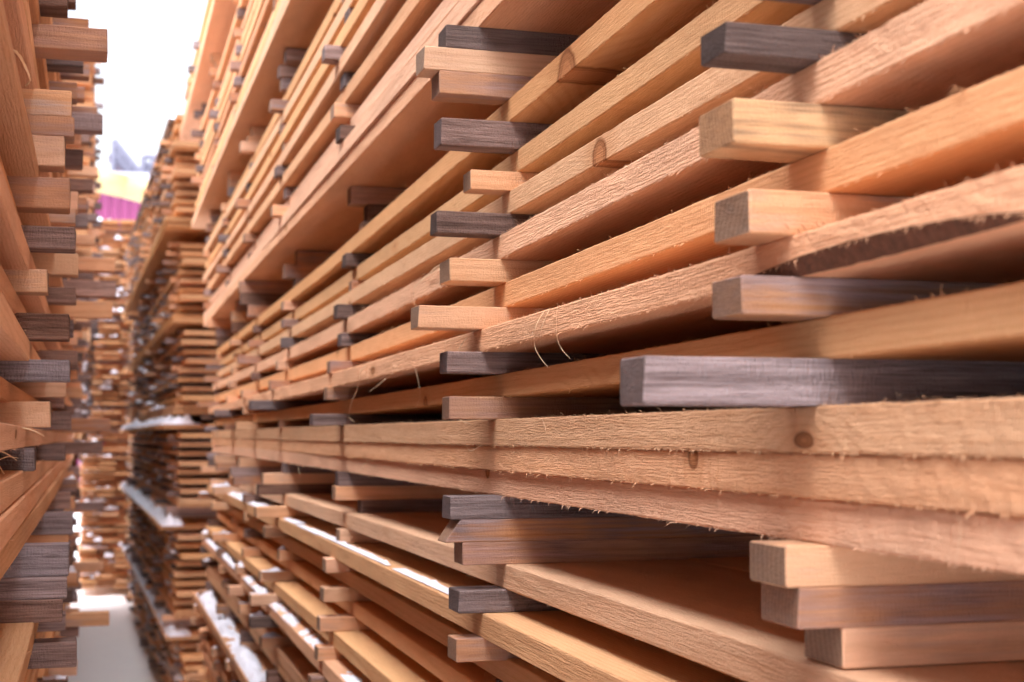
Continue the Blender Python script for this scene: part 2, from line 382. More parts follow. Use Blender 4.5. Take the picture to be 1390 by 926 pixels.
for li, nm in enumerate(order, 1):
    h = hero_kn[nm]; yend = YE + R.uniform(-.06, .06)
    add_board('R1', 'A', li, 0, h['x'], -.38, yend, 0, h['t'], .19, h['mat'], hero=nm)
    xx = h['x'] + .197
    for a in range(1, 5):
        add_board('R1', 'A', li, a, xx, -.38, yend, None, h['t'], .19, pickm(.8), hero=nm); xx += .196
    if li > 3: add_board('R1', 'A', li, 5, xx, -.38, yend, None, h['t'], .05, 'old', hero=nm+'#')  # added filler at the back, shuts out light from the far side
def colsticks(below, above, gap, n=1):
    pass
# sticks of the measured pack. tips (px) of the first columns as seen in the photograph
tips = {  # gap above board: {col: (px near corner, px far corner, material)}
 'T1': {1: (874,842,'s_light'), 2: (609.6,600,'s_tan'), 3: (425,419,'s_grey')},
 'S':  {1: (1009,968,'s_tan'), 2: (606,598,'s_grey'), 3: (444,437,'s_tan')},
 'R':  {1: (1021,972,'s_pale'), 2: (567,557,'s_pale'), 3: (447,441,'s_tan')},
 'Q':  {1: (999.6,952,'s_mould'), 2: (610,596,'s_pale'), 3: (462,455,'s_grey')},
 'P':  {1: (989,955.7,'s_dark'), 2: (592,586,'s_dark'), 3: (456,449,'s_dark')},
 'O':  {1: (1048,1018,'s_grey'), 2: (638,629,'s_pale'), 3: (476,469,'s_tan')},
 'N':  {1: (1010,978,'s_grey'), 2: (597,589.5,'s_grey'), 3: (468,461,'s_dark')},
}
gaps = [('T1','S'),('S','R'),('R','Q'),('Q','P'),('P','O'),('O','N'),('N','M')]
for g, (bn, an) in enumerate(gaps, 1):
    for c, y in enumerate(COL, 1):
        yy = y + (0 if c < 4 else R.uniform(-.05, .05))
        w_ = R.uniform(.034, .042)
        if c in tips[bn]:
            a, b_, m_ = tips[bn][c]; xt = at_y(a, yy)
            if c < 3: w_ = max(.03, min(.05, xt/(ray(b_, 592).x/ray(b_, 592).y) - yy))
        else: xt = min(hero_kn[bn]['x'], hero_kn[an]['x']) - R.uniform(.0, .05); m_ = picks(.45)
        z0 = hb(bn, yy+w_/2) + hero_kn[bn]['t']; z1 = hb(an, yy+w_/2)
        add_stick('R1', 'A', g, c, xt, yy, z0, z1-z0, w_, m_, rz=0 if c < 3 else R.uniform(-.03, .03))
# bearers above the pack (three high) and the slab of the next pack
ztop = lambda y: hb('M', y) + hero_kn['M']['t']
ZB = .4105
bt = {2: [(595,588.5,'s_tan'),(573,564,'s_pale'),(604,600.5,'s_dark')], 3: [(491,478,'s_tan'),(497,490,'s_dark'),(474,467,'s_tan')],
      4: [(398,391,'s_grey'),(384,377,'s_tan'),(401,394,'s_tan')]}
for c, y in enumerate(COL, 1):
    yy = y + (0 if c < 4 else R.uniform(-.05, .05)); z0 = ztop(yy+.02); hh = (ZB - z0)/3
    for q in range(3):
        if c in bt: xt = at_y(bt[c][q][0], yy); m_ = bt[c][q][2]
        else: xt = .385 - R.uniform(.0, .05); m_ = R.choice(['s_tan','s_dark','s_pale'])
        add_stick('R1', 'A', 8+q, c, xt, yy, z0+hh*q, hh, .036, m_)
# packs above
zc_ = pack('R1', 'B', 'the pack just above eye level', .365, -.3, 5.4, ZB, T, .0225, 6, 2, [.62,1.32,2.2,3.0,3.75,4.45,5.2], bear=3, bh=.0255, grey=.4, xs={1:.352,2:.353}, prot=(.0,.04), nx=5)
print('C base', zc_)
zc_ = pack('R1', 'C', 'the second pack above eye level', .342, -.2, 5.74, zc_, T, .0225, 7, 2, [.62,1.4,2.2,3.0,3.9,4.75,5.5], bear=3, bh=.0245, grey=.4, xs={1:.325,2:.327}, prot=(.0,.04), nx=4)
print('D base', zc_)
zc_ = pack('R1', 'D', 'the topmost pack', .310, .2, 6.2, zc_, T, .0225, 3, 2, [.8,1.6,2.4,3.2,4.2,5.2,5.6], bear=0, xs={1:.291,2:.293}, prot=(.0,.06), nx=4)
# bearers and packs below
zb_ = lambda y: hb('T3', y)
ZL = -.1262
bl = {1: [(1080,1140,1140,'s_pale'),(1037,1080,1080,'s_tan'),(1018,1064,1064,'s_pale')],
      2: [(615,628.5,628.5,'s_tan'),(592,604,604,'s_tan'),(600,612,612,'s_grey')],
      3: [(0,0,491,'s_grey'),(0,0,456,'s_pale'),(0,0,460,'s_grey')]}
for c, y in enumerate(COL, 1):
    hh = (zb_(y+.02) - ZL)/3
    for q in range(3):
        if c in bl: xt = at_y(bl[c][q][2], y); m_ = bl[c][q][3]
        else: xt = .38 - R.uniform(.0, .06); m_ = picks(.5)
        w_ = .045 if c == 1 else .036
        add_stick('R1', 'A', 11+q, c, xt, y, ZL+hh*q, hh, w_, m_, cut=1 if (c == 2 and q == 1) else 0)
S1['packs']['L'] = 'the pack just below eye level'
lx = [.380, .360, .388, .390, .362, .345, .385, .365, .372]
lm = ['rough','rough','fresh','fresh','fresh','rough','fresh','rough','fresh']
zt = ZL
ltip = {(1,2):(623,'s_grey'),(1,3):(462,'s_pale'),(2,2):(620,'s_tan'),(2,3):(444,'s_pale'),(3,3):(441,'s_pale'),(4,3):(437,'s_pale'),(5,3):(434,'s_pale')}
for i in range(9):
    zbot = zt - T
    if i < 8:
        layer('R1', 'L', i+1, lx[i], -.35, 5.15 if i else 4.2, zbot, T, 4, .195, mat=lm[i])
    if i == 7:
        layer('R1', 'L', i+2, lx[i]+.004, -.35, 5.2, zbot-T-.0004, T, 4, .195, mat='rough'); zt = zbot-T-.0004; break
    g = .0222
    for c, y in enumerate(COL, 1):
        if (i+1, c) in ltip: xt = at_y(ltip[(i+1, c)][0], y); m_ = ltip[(i+1, c)][1]
        else: xt = min(lx[i], lx[i+1]) - R.uniform(.0, .045); m_ = picks(.4)
        add_stick('R1', 'L', i+1, c, xt, y + (0 if c < 4 else R.uniform(-.05, .05)), zbot-g, g, R.uniform(.034, .042), m_)
        if c > 3 and R.random() < .55: SNOW.append(('R1', xt+.003, lx[i], y+.003, y+.034, zbot, .012))
    zt = zbot - g
def snow_strip(st, x0, x1, y0, y1, z, h): SNOW.append((st, x0, x1, y0, y1, z, h))
for k in range(16):
    y = R.uniform(1.42, 2.9); snow_strip('R1', .363+R.uniform(0,.006), .363+R.uniform(.014,.034), y, y+R.uniform(.05,.3), ZL-T-.0222, R.uniform(.001, .004))
snow_strip('R1', .3615, .42, 3.15, 5.1, ZL-T-.0222, .007)
snow_strip('R1', .347, .385, 1.5, 2.2, ZL-5*(T+.0222), .005)
snow_strip('R1', .347, .39, 2.35, 3.7, ZL-5*(T+.0222), .009)
snow_strip('R1', .347, .39, 3.8, 5.1, ZL-5*(T+.0222), .010)
# lower packs are stacked from the ground up
def pack_down(st, pk, phrase, x, y0, y1, ztop_, t, gap, n, cols, **k):
    """same, but fixed by its top; two bearers under it are included above"""
    return pack(st, pk, phrase, x, y0, y1, ztop_ - n*(t+gap) - 2*t - .001, t, gap, n, 2, cols, **k)
# bearers under pack L
zl_ = zt
for c, y in enumerate(COL, 1):
    for q in range(2):
        xt = .365 - R.uniform(0, .05); add_stick('R1', 'L', 9+q, c, xt, y, zl_-.027*(2-q), .027, .037, picks(.5))
        if c > 2 and R.random() < .6 and q: SNOW.append(('R1', xt+.003, .37, y+.003, y+.034, zl_-.027, .012))
pack_down('R1', 'G', 'the second pack below eye level', .352, -.3, 5.3, zl_-.054, T, .0222, 7, COL, nx=4, bear=0, snowy=.5, xs={9:.325})
snow_strip('R1', .327, .385, 1.9, 3.0, zl_-.054, .008)
snow_strip('R1', .327, .395, 3.15, 5.2, zl_-.054, .014)
zg_ = zl_-.054 - 9*T - 7*.0222 - .001
for c, y in enumerate(COL, 1):
    for q in range(2): add_stick('R1', 'G', 10+q, c, .345 - R.uniform(0, .05), y, zg_-.027*(2-q), .027, .037, picks(.5))
pack_down('R1', 'H', 'the lowest pack', .345, -.3, 5.3, zg_-.054, T, .0222, 5, COL, nx=4, bear=0, snowy=.5, xs={7:.322})
snow_strip('R1', .325, .375, 2.4, 5.2, zg_-.054, .012)

# ---- near left-hand stack
stack('L1', -1, 'near left stack', rot=.5, piv=(-.075, 1.45))
YL = 1.45; COLL = [YL, 2.06, 2.8, 3.65, 4.45, 5.2]; TL = .0205
S2 = STACKS['L1']
S2['packs']['A'] = 'the eye-level pack'
zl = lambda py: z_at(30, py, YL)
lsticks = [(608,640,48,'s_grey'),(545,580,68,'s_pale'),(488,517,93,'s_light'),(425,460,91,'s_dark'),(365,396,60,'s_pale'),(306,336,97,'s_grey'),(239,281,88,'s_tan')]
LX = -.075
zb0 = zl(741); zz = zb0
def farstick(st, pk, g, c, y, z, h, x, snow=0.):
    s = STACKS[st]['side']
    long_ = R.random() < (.28 if c == 3 and z < .45 else .06)
    xt = x - s*(R.uniform(.085, .115) if long_ else R.uniform(.015, .05)); w_ = R.uniform(.034, .042); m_ = picks(.5)
    add_stick(st, pk, g, c, xt, y+R.uniform(-.02,.02), z, h, w_, m_, rz=R.uniform(-.02, .02))
    if R.random() < snow: SNOW.append((st, xt+s*.003, x, y+.003, y+w_-.003, z+h, .010))
for b in range(3):
    t_ = (zl(640)-zb0)/3; layer('L1', 'A', b+1, LX+.004-.002*b, .02, 5.35, zz, t_-.0004, 3, .19, mat='rough'); zz += t_
for i, (pt, pb, tip, m_) in enumerate(lsticks):
    z0, z1 = zl(pb), zl(pt)
    add_stick('L1', 'A', i+1, 1, at_y(tip, YL), YL, z0, z1-z0, .038, m_)
    for c, y in enumerate(COLL[1:], 2): farstick('L1', 'A', i+1, c, y, z0, z1-z0, LX, .1)
    ztn = zl(lsticks[i+1][1]) if i < 6 else zl(223)
    layer('L1', 'A', i+4, LX + [.0,-.012,.006,-.008,.004,-.010,.008][i], .02+R.uniform(-.03,.03), 5.35, z1, ztn-z1, 3, .19, mat=['rough','rough','fresh','rough','rough','rough','rough'][i], closing=z1-z0)
for q, (pt, pb, tip, m_) in enumerate([(182,223,80,'s_pale'),(155,182,92,'s_tan'),(119,155,88,'s_pale')]):
    z0, z1 = zl(pb), zl(pt)
    add_stick('L1', 'A', 8+q, 1, at_y(tip, YL), YL, z0, z1-z0, .038, m_)
    for c, y in enumerate(COLL[1:], 2): farstick('L1', 'A', 8+q, c, y, z0, z1-z0, LX)
zz = zl(119)
zz = pack('L1', 'B', 'the pack above eye level', LX-.002, .02, 5.4, zz, TL, .0235, 9, 2, COLL, nx=3, bear=0, bh=.025, prot=(.03,.075), grey=.5, jx=.009)
print('L1 top', zz)
S2['packs']['E'] = 'the pack below eye level'
for q, (pt, pb, tip, m_) in enumerate([(741,784,97,'s_light'),(784,814,95,'s_light'),(814,845,90,'s_grey')]):
    z0, z1 = zl(pb), zl(pt)
    add_stick('L1', 'A', 11+q, 1, at_y(tip, YL), YL-.004*q, z0, z1-z0, .04, m_)
    for c, y in enumerate(COLL[1:], 2): farstick('L1', 'A', 11+q, c, y, z0, z1-z0, LX, .2)
zz = zl(845)
for i in range(9):
    layer('L1', 'E', i+1, LX + (.012 if i == 0 else R.uniform(-.01, .01)), .02, 5.35, zz-TL, TL, 3, .19, mat='fresh' if i else 'rough'); zz -= TL
    for c, y in enumerate(COLL, 1):
        if c == 1: add_stick('L1', 'E', i+1, 1, at_y(110 if i == 0 else R.uniform(70, 108), YL), YL, zz-.024, .024, .038, 's_grey' if i == 0 else picks())
        else: farstick('L1', 'E', i+1, c, y, zz-.024, .024, LX, .3)
    zz -= .024
pack_down('L1', 'F', 'the lower pack', LX-.01, .02, 5.4, zz, TL, .0235, 8, COLL, nx=3, bear=0, snowy=.5, prot=(.0,.04))
zz -= 8*(TL+.0235)+2*TL+.001
for c, y in enumerate(COLL, 1):
    for q in range(2): farstick('L1', 'F', 9+q, c, y, zz-.025*(2-q), .025, LX, .4)
pack_down('L1', 'G', 'the lowest pack', LX-.012, .02, 5.4, zz-.05, TL, .0235, 6, COLL, nx=3, bear=0, snowy=.5, prot=(.0,.04))

# ---- far right-hand stack
stack('R2', 1, 'far right stack', rot=1.35, piv=(.335, 6.85))
CR2 = [7.05, 7.9, 8.8, 9.7, 10.6, 11.5, 12.3]
x2 = .338
for pk, ph, x, zbase, n in (('A','the topmost pack',.300,.99,11),('B','the second pack from the top',.335,.53,8),('C','the third pack from the top',.35,.105,8)):
    pack('R2', pk, ph, x, 6.85, 12.5, zbase, .0205, .0225, n, 2, CR2, nx=3, bear=1 if pk != 'A' else 0, bh=.025, grey=.6, prot=(.02,.07), xs={1:x-.03, 2:x-.03}, snowy=.3, w=.17)
for pk, ph, x, zt_, n in (('D','the third pack from the ground',.35,.055,8),('E','the second pack from the ground',.345,-.42,9),('F','the lowest pack',.375,-.93,8)):
    pack_down('R2', pk, ph, x, 6.85, 12.5, zt_, .0205, .0225, n, CR2, nx=3, bear=0, grey=.6, prot=(.01,.05), snowy=.6, xs={n+2:x-.075}, w=.19)
    for c, y in enumerate(CR2, 1):
        for q in range(2): add_stick('R2', pk, 12+q, c, x-R.uniform(.02,.06), y, zt_-n*.043-.047-.027*(q+1), .027, .038, picks(.5))
    snow_strip('R2', x-.074, x+.06, 6.86, 12.4, zt_, .035)
    for k_ in range(30):
        y = R.uniform(6.9, 12.1); zq = zt_ - .043*R.randint(1, n); snow_strip('R2', x-.03, x+.03, y, y+R.uniform(.08,.4), zq+.001, .018)
snow_strip('R2', .318, .46, 6.86, 7.6, .055, .035)
snow_strip('R2', .27, .5, 6.86, 12.4, .99+.041+11*.043, .03)
for k in range(60):
    y = R.uniform(7.6, 12.2); z = R.choice([.99+.046, .53+.046, .105+.046]) + .043*R.randint(0, 7); snow_strip('R2', .30, .36, y, y+R.uniform(.06,.3), z+.001, .014)

# ---- far left-hand stack
stack('L2', -1, 'far left stack', rot=.25, piv=(-.06, 6))
CL2 = [6.15, 7.0, 7.9, 8.8, 9.7, 10.6, 11.3]
zz = -1.36
for pk, ph, n in (('A','the lowest pack',8),('B','the second pack up',8),('C','the third pack up',8),('D','the fourth pack up',8),('E','the fifth pack up',8),('F','the sixth pack up',8),('G','the topmost pack',6)):
    XL2 = {'A': -.36, 'B': -.27, 'C': -.17, 'D': -.10}.get(pk, -.07)
    z1 = pack('L2', pk, ph, XL2, 5.95, 12.2, zz, .022, .0215, n, 2, CL2, nx=3, bear=2 if pk != 'G' else 0, bh=.026, grey=.6, prot=(.005,.05), snowy=.6 if zz < 0 else .0, w=.18)
    if zz < 0:
        snow_strip('L2', XL2+.004, XL2-.16, 5.96, 12.1, zz+.044+n*.0435, .03)
        for k in range(26):
            y = R.uniform(6., 11.3); snow_strip('L2', XL2+.03, XL2-.03, y, y+R.uniform(.08,.35), zz+.044+.0435*R.randint(1, n-1)+.001, .02)
    zz = z1
print('L2 top', zz)
# ---- cross stack closing the aisle
stack('F1', 1, 'stack closing the aisle')
zz = -1.33; CF = [13.2, 14.2, 15.2]
for k, (pk, ph) in enumerate((('A','the lowest pack'),('B','the second pack up'),('C','the third pack up'),('D','the fourth pack up'),('E','the fifth pack up'),('F','the sixth pack up'),('G','the seventh pack up'),('H','the topmost pack'))):
    x = -.17 + R.uniform(-.015, .015)
    z1 = pack('F1', pk, ph, x, 13.1, 16., zz, .023, .023, 7 if k < 7 else 9, 1, CF, nx=8, bear=2 if k < 7 else 0, bh=.028, grey=.4, prot=(0,.04), w=.145, jx=.015)
    zt_ = zz + .026 + (7 if k < 7 else 9)*.046
    if k != 4: snow_strip('F1', x+.02, x+.30, 13.11, 13.4, zt_, .03)
    if R.random() < .9: snow_strip('F1', x+.01, x+.22, 13.09, 13.14, zz+.026+.046*2, .012)
    zz = z1
for k in range(60):
    x = -.17 + R.uniform(0, .6); y = 13.04; zq = -1.33 + .046*R.randint(1, 68); snow_strip('F1', x, x+R.uniform(.06, .2), y, y+.09, zq, .03)
print('F top', zz)

# ------------------------------------------------------------------ which pieces show, and how large
def corners(it):
    st = STACKS[it['st']]; s = st['side']
    z = it['z']
    if it['k'] == 'b':
        x0, x1 = it['x'], it['x'] + s*it['w']
        if it['hero']:
            nm = it['hero'].strip('#'); zz = [(y, hb(nm, y) - (.02 if '#' in it['hero'] else 0)) for y in (it['y0'], 1.2, 2.6, it['y1'])]
            return x0, x1, zz
        return x0, x1, [(it['y0'], z), (it['y1'], z)]
    return it['x'], it['x'] + s*it['w'], [(it['y0'], z), (it['y1'], z)]
vs = []; fs = []; own = []
for i, it in enumerate(ITEMS):
    x0, x1, zz = corners(it); Mx = STACKS[it['st']]['M']; t = it['t'] + (.02 if it['hero'] and '#' in it['hero'] else 0) if it['k'] == 'b' else it['t']
    for (ya, za), (yb, zb) in zip(zz, zz[1:]):
        k = len(vs)
        vs += [Mx @ Vector(p) for p in ((x0,ya,za),(x1,ya,za),(x1,yb,zb),(x0,yb,zb),(x0,ya,za+t),(x1,ya,za+t),(x1,yb,zb+t),(x0,yb,zb+t))]
        fs += [tuple(q+k for q in f) for f in BOXF]; own += [i]*6
bvh = BVHTree.FromPolygons(vs, fs)
hits = {}
NXR, NYR = 463, 309
for a in range(NXR):
    for b_ in range(NYR):
        d = ray((a+.5)*1390/NXR, (b_+.5)*926/NYR)
        r = bvh.ray_cast(Vector((0,0,0)), d.normalized(), 60)
        if r[2] is not None: hits[own[r[2]]] = hits.get(own[r[2]], 0) + 1
del vs, fs
rank = {}
for k in 'bs':
    vis = sorted([i for i in hits if ITEMS[i]['k'] == k], key=lambda i: -hits[i])
    print('visible', k, len(vis), 'of', sum(1 for i in ITEMS if i['k'] == k), 'smallest kept', hits[vis[min(299, len(vis)-1)]])
    rank[k] = set(vis[:300])

# ------------------------------------------------------------------ build
def wane_R(Y):
    f = max(0., 1 - abs((Y-.635)/.155)**2.2); return (.005*f, .0095*f)
def fine_ys(y0, y1):
    ys = []; y = y0
    while y < y1:
        ys.append(y); y += .006 if .42 < y < 1.7 else (.012 if .42 < y < 3 else .06)
    ys.append(y1); return ys
shared = {}
KN = {'M': (768,104,.5), 'O': (812,212,.75), 'T2': (945,621,1.5), 'T3': (660,640,1.6), 'S': (575,548,1.3)}
def shared_board(st, L, w, t, mat):
    s = STACKS[st]['side']; v = R.randint(0, 3); key = (st, round(L, 0), v, mat)
    if key not in shared:
        me = board_mesh('sawn_board', L, w, t, s, seed=R.randint(0, 999), hair=0 if st in ('R2','L2','F1') else 160, hr=(0, 3.), rough=.0005 if st in ('R1','L1') else .0003,
                        ys=([L*i/60 for i in range(61)] if st in ('R1','L1') else None))
        me.materials.append(M[mat]); shared[key] = (me, L, w, t)
    return shared[key]
SM = [stick_mesh(k) for k in range(5)]; SMC = stick_mesh(77, .016)
smm = {}
def stick_mat(me, mat):
    if (me.name, mat) not in smm:
        c = me.copy(); c.materials.append(M[mat]); smm[(me.name, mat)] = c
    return smm[(me.name, mat)]
stuff = MB(); HERO = {}
unseen = 0
usedlab = {}
def label_of(it):
    st = STACKS[it['st']]; ph = st['packs'][it['pack']].replace('the ', '', 1) + ', ' + st['phrase']
    if it['k'] == 'b':
        side = {0: '', 1: 'second in,', 2: 'third in,', 3: 'fourth in,', 4: 'fifth in,', 5: 'innermost,'}.get(it['across'], 'innermost,')  # last index of a layer can be the added light-blocking filler
        if it['pack'] in 'LE' and it['st'] in ('R1', 'L1') and not (it['st'] == 'L1' and it['pack'] != 'E'):
            return f"{LOOKB[it['mat']]} board, {side} {ORD[it['layer']]} layer down, {ph}".replace(', ,', ',').replace(',  ', ', ').replace('  ', ' ')
        return f"{LOOKB[it['mat']]} board, {side} {ORD[it['layer']]} layer up, {ph}".replace('  ', ' ')
    down = (it['st'] == 'R1' and it['pack'] == 'L') or (it['st'] == 'L1' and it['pack'] == 'E')
    return f"{LOOKS[it['mat']]} stick, {ORD[it['across']]} column, {ORD[min(it['layer'],16)]} gap {'down' if down else 'up'}, {ph}"
GRP = {'R1':'in the near right stack','L1':'in the near left stack','R2':'in the far right stack','L2':'in the far left stack','F1':'in the stack closing the aisle'}
LAB = {  # the pieces one sees best are described on their own
 ('b','A',1,0):'lowest of three long boards lying tight together at eye level',
 ('b','A',2,0):'middle of three long boards lying tight together at eye level',
 ('b','A',3,0):'fuzzy-edged top one of three long boards lying tight together at eye level',
 ('b','A',4,0):'smooth orange board lying directly over the long dark gap at eye level',
 ('b','A',5,0):'pale rough board with a strip of bark on its lower edge',
 ('b','A',6,0):'orange board between the bark-edged board and the rough pale board above',
 ('b','A',7,0):'pale fuzzy board right under the dark grey stick at top right',
 ('b','A',8,0):'smooth orange board right above the rough pale board at top right',
 ('b','A',9,0):'smooth orange board right under the topmost board of the eye-level pack',
 ('b','A',10,0):'smooth orange board with a large knot, topmost of the eye-level pack',
 ('s','A',1,1):'silvery stick jutting far out above the three tight boards',
 ('s','A',2,1):'tan stick wedged right under the bark-edged board in the nearest column',
 ('s','A',3,1):'pale stick with dark end resting on the bark-edged board',
 ('s','A',4,1):'yellowish stick with black stains, second below the dark grey stick',
 ('s','A',5,1):'thick dark grey stick jutting out at top right',
 ('s','A',13,1):'pale stick topmost of three at the lower right corner',
 ('s','A',12,1):'tan stick in the middle of three at the lower right corner',
 ('s','A',11,1):'pale orange stick lowest of three at the lower right corner',
 ('b','L',1,0):'pale board with sunlit front edge under the three bearer sticks',
 ('b','L',2,0):'pale board with snow along its front edge in the lower pack',
}
for i, it in enumerate(ITEMS):
    st = STACKS[it['st']]; s = st['side']; Mx = st['M']; keep = i in rank[it['k']]
    x0, x1, zz = corners(it); t = it['t']
    if not keep:
        gap_filler = it['hero'] and '#' in it['hero']
        tt = t + (.02 if gap_filler else 0)
        for (ya, za), (yb, zb) in zip(zz, zz[1:]):
            xa, xb = min(x0, x1), max(x0, x1)
            p = [Mx @ Vector(q) for q in ((xa,ya,za),(xb,ya,za),(xb,yb,zb),(xa,yb,zb),(xa,ya,za+tt),(xb,ya,za+tt),(xb,yb,zb+tt),(xa,yb,zb+tt))]
            stuff.add(p, BOXF, SLOT.index(it['mat']))
        continue
    if it['k'] == 'b':
        L = it['y1'] - it['y0']
        if it['hero']:
            nm = it['hero'].strip('#'); h = hero_kn[nm]; kn = [(y, hb(nm, y), h['t']) for y in YS60]
            front = it['across'] == 0
            me = board_mesh('sawn_board', L, it['w'], h['t'], 1, seed=i, kn=kn, y0=it['y0'], ys=[y-it['y0'] for y in (fine_ys(it['y0'], it['y1']) if front else [it['y0']+L*k/30 for k in range(31)])],
                            rough=(.0006 if it['mat'] == 'rough' else .0004) if front else .0003, hair=int(h['hair']*4) if front else 0, hr=(.75, 3.6), wane=wane_R if (nm == 'R' and front) else None, warp=.0012 if front else .0005)
            o = link('sawn_board', me, M[it['mat']])
            if nm == 'R' and front: me.materials.append(M['bark'])
            o.location = (it['x'], it['y0'], 0)
            if front: HERO[nm] = o
            if front and nm in KN:
                a, b_, sz = KN[nm]; yk, zk = on_face(a, b_, it['x']); o['knot'] = [yk-it['y0'], zk, sz]
        else:
            me, l0, w0, t0 = shared_board(it['st'], L, it['w'], t, it['mat'])
            o = link('sawn_board', me)
            o.matrix_world = Mx @ Matrix.Translation((it['x'], it['y0'], it['z'])) @ Matrix.Rotation(R.uniform(-.0012, .0012), 4, 'Z') @ Matrix.Diagonal((it['w']/w0, L/l0, t/t0, 1))
            if it['st'] == 'R1' and it['pack'] == 'L' and it['across'] == 0: HERO['L%d' % it['layer']] = o
            if it['st'] == 'L1' and it['pack'] == 'A' and it['across'] == 0: HERO['K%d' % it['layer']] = o
        lab = LAB.get(('b', it['pack'], it['layer'], it['across'])) if it['st'] == 'R1' else None
        tag(o, lab or label_of(it), 'board', 'sawn boards ' + GRP[it['st']])
    else:
        me = stick_mat(SMC if it['cut'] else SM[i % 5], it['mat'])
        o = link('spacer_stick', me); o.matrix_world = Mx @ Matrix.Translation((it['x'], it['y0'] if s > 0 else it['y1'], it['z'])) @ Matrix.Rotation((0 if s > 0 else pi) + it['rz'], 4, 'Z') @ Matrix.Diagonal((1, (it['y1']-it['y0'])/.04, t/.024, 1))
        lab = LAB.get(('s', it['pack'], it['layer'], it['across'])) if it['st'] == 'R1' else None
        tag(o, lab or label_of(it), 'stick', 'spacer sticks ' + GRP[it['st']])
if stuff.v:
    me = stuff.mesh('stacked_lumber'); o = link('stacked_lumber', me)
    for k in SLOT: me.materials.append(M[k])
    tag(o, 'remaining far and inner boards, sticks and added light-blocking fillers of the lumber stacks', 'lumber', kind='stuff')

# ------------------------------------------------------------------ fibres and shavings that hang from single boards
def strand(parent, pts, r=.00045, name='wood_fibre'):
    mb = MB(); P = [Vector(p) for p in pts]; Q = []
    for i in range(len(P)-1):
        a, b, c, d = P[max(i-1,0)], P[i], P[i+1], P[min(i+2, len(P)-1)]
        for k in range(6):
            u = k/6; Q.append(.5*((2*b)+(c-a)*u+(2*a-5*b+4*c-d)*u*u+(3*b-a-3*c+d)*u**3))
    Q.append(P[-1]); n = len(Q)
    vs = []; fs = []
    for i, q in enumerate(Q):
        rr = r*(1-.75*abs(2*i/(n-1)-.7)/1.3); tw = i*.35
        for j in range(4): vs.append(q + Vector((cos(tw+j*pi/2)*rr*.5, cos(tw+j*pi/2)*rr, sin(tw+j*pi/2)*rr)))
    for i in range(n-1):
        for j in range(4): fs.append((i*4+j, i*4+(j+1)%4, i*4+4+(j+1)%4, i*4+4+j))
    mb.add(vs, fs); o = link(name, mb.mesh(name), M['fibre'])
    o.parent = parent; o.matrix_parent_inverse = parent.matrix_world.inverted(); return o
bpy.context.view_layer.update()
def fpts(px, x, dx=.0):
    out = []
    for i, (a, b_) in enumerate(px):
        xx = x - .003 - dx*sin(pi*i/max(1, len(px)-1)); Y, Z = on_face(a, b_, xx); out.append((xx, Y, Z))
    return out
for nm, px, dx, r in [
  ('P', [(628,364),(612,357),(595,361),(580,374),(563,390),(561,405),(566,418),(575,427)], .012, .0008),
  ('P', [(622,366),(600,363),(585,372),(573,381)], .006, .0006),
  ('Q', [(606,372),(596,366),(584,380),(572,384)], .006, .0006),
  ('R', [(497,497),(489,505),(486,525),(477,548),(474,566),(482,573)], .008, .0009),
  ('R', [(500,497),(499,512),(502,525)], .004, .0006),
  ('R', [(524,514),(512,524),(501,532)], .006, .0006),
  ('R', [(563,500),(568,518),(570,538),(563,556)], .006, .0005),
  ('R', [(738,424),(728,442),(725,465),(731,482),(744,499)], .010, .0009),
  ('R', [(746,420),(735,445),(734,470)], .006, .0007),
  ('R', [(736,424),(722,455),(723,475)], .006, .0005),
  ('R', [(757,412),(755,440),(759,468),(774,487)], .008, .0007),
  ('R', [(634,458),(623,474),(618,496)], .004, .0006),
  ('R', [(606,462),(602,480),(599,497)], .004, .0005),
  ('T2', [(1047,618),(1045,650),(1047,690),(1049,748)], .030, .0007),
  ('T3', [(1301,700),(1303,725),(1297,762)], .010, .0012),
  ('T2', [(655,603),(640,612),(633,606)], .004, .0006), ('T2', [(500,625),(493,632),(488,640)], .004, .0007), ('T3', [(404,629),(407,645),(403,660)], .01, .0006),
  ('T1', [(620,566),(628,572),(640,576)], .003, .0005), ('T1', [(735,567),(740,580),(742,590)], .003, .0005),
  ('T3', [(350,612),(353,625),(350,640)], .01, .0008),
]:
    if nm in HERO: strand(HERO[nm], fpts(px, hero_kn[nm]['x'], dx), r)
def lp(px, y): return [(at_y(a, y+k*.01)*1.0, y+k*.01, z_at(a, b_, y+k*.01)) for k, (a, b_) in enumerate(px)]
for nm, px, y, r in [('K10', [(2,64),(14,74),(24,92),(30,108),(24,116)], 1.30, .0022), ('K10', [(12,62),(16,45),(14,36)], 1.32, .0007), ('K9', [(16,236),(22,252),(28,262),(37,281)], 1.38, .0016), ('K9', [(14,240),(24,244),(28,252)], 1.38, .0008),
                     ('K6', [(0,436),(10,434),(17,436)], 1.34, .0012), ('K2', [(0,612),(10,616),(24,625)], 1.30, .0009), ('K2', [(0,632),(8,645),(15,652),(24,670)], 1.30, .0010), ('K3', [(0,624),(12,620),(26,622)], 1.30, .0006), ('K4', [(28,580),(44,584),(60,592)], 1.36, .0008)]:
    if nm in HERO: strand(HERO[nm], lp(px, y), r)

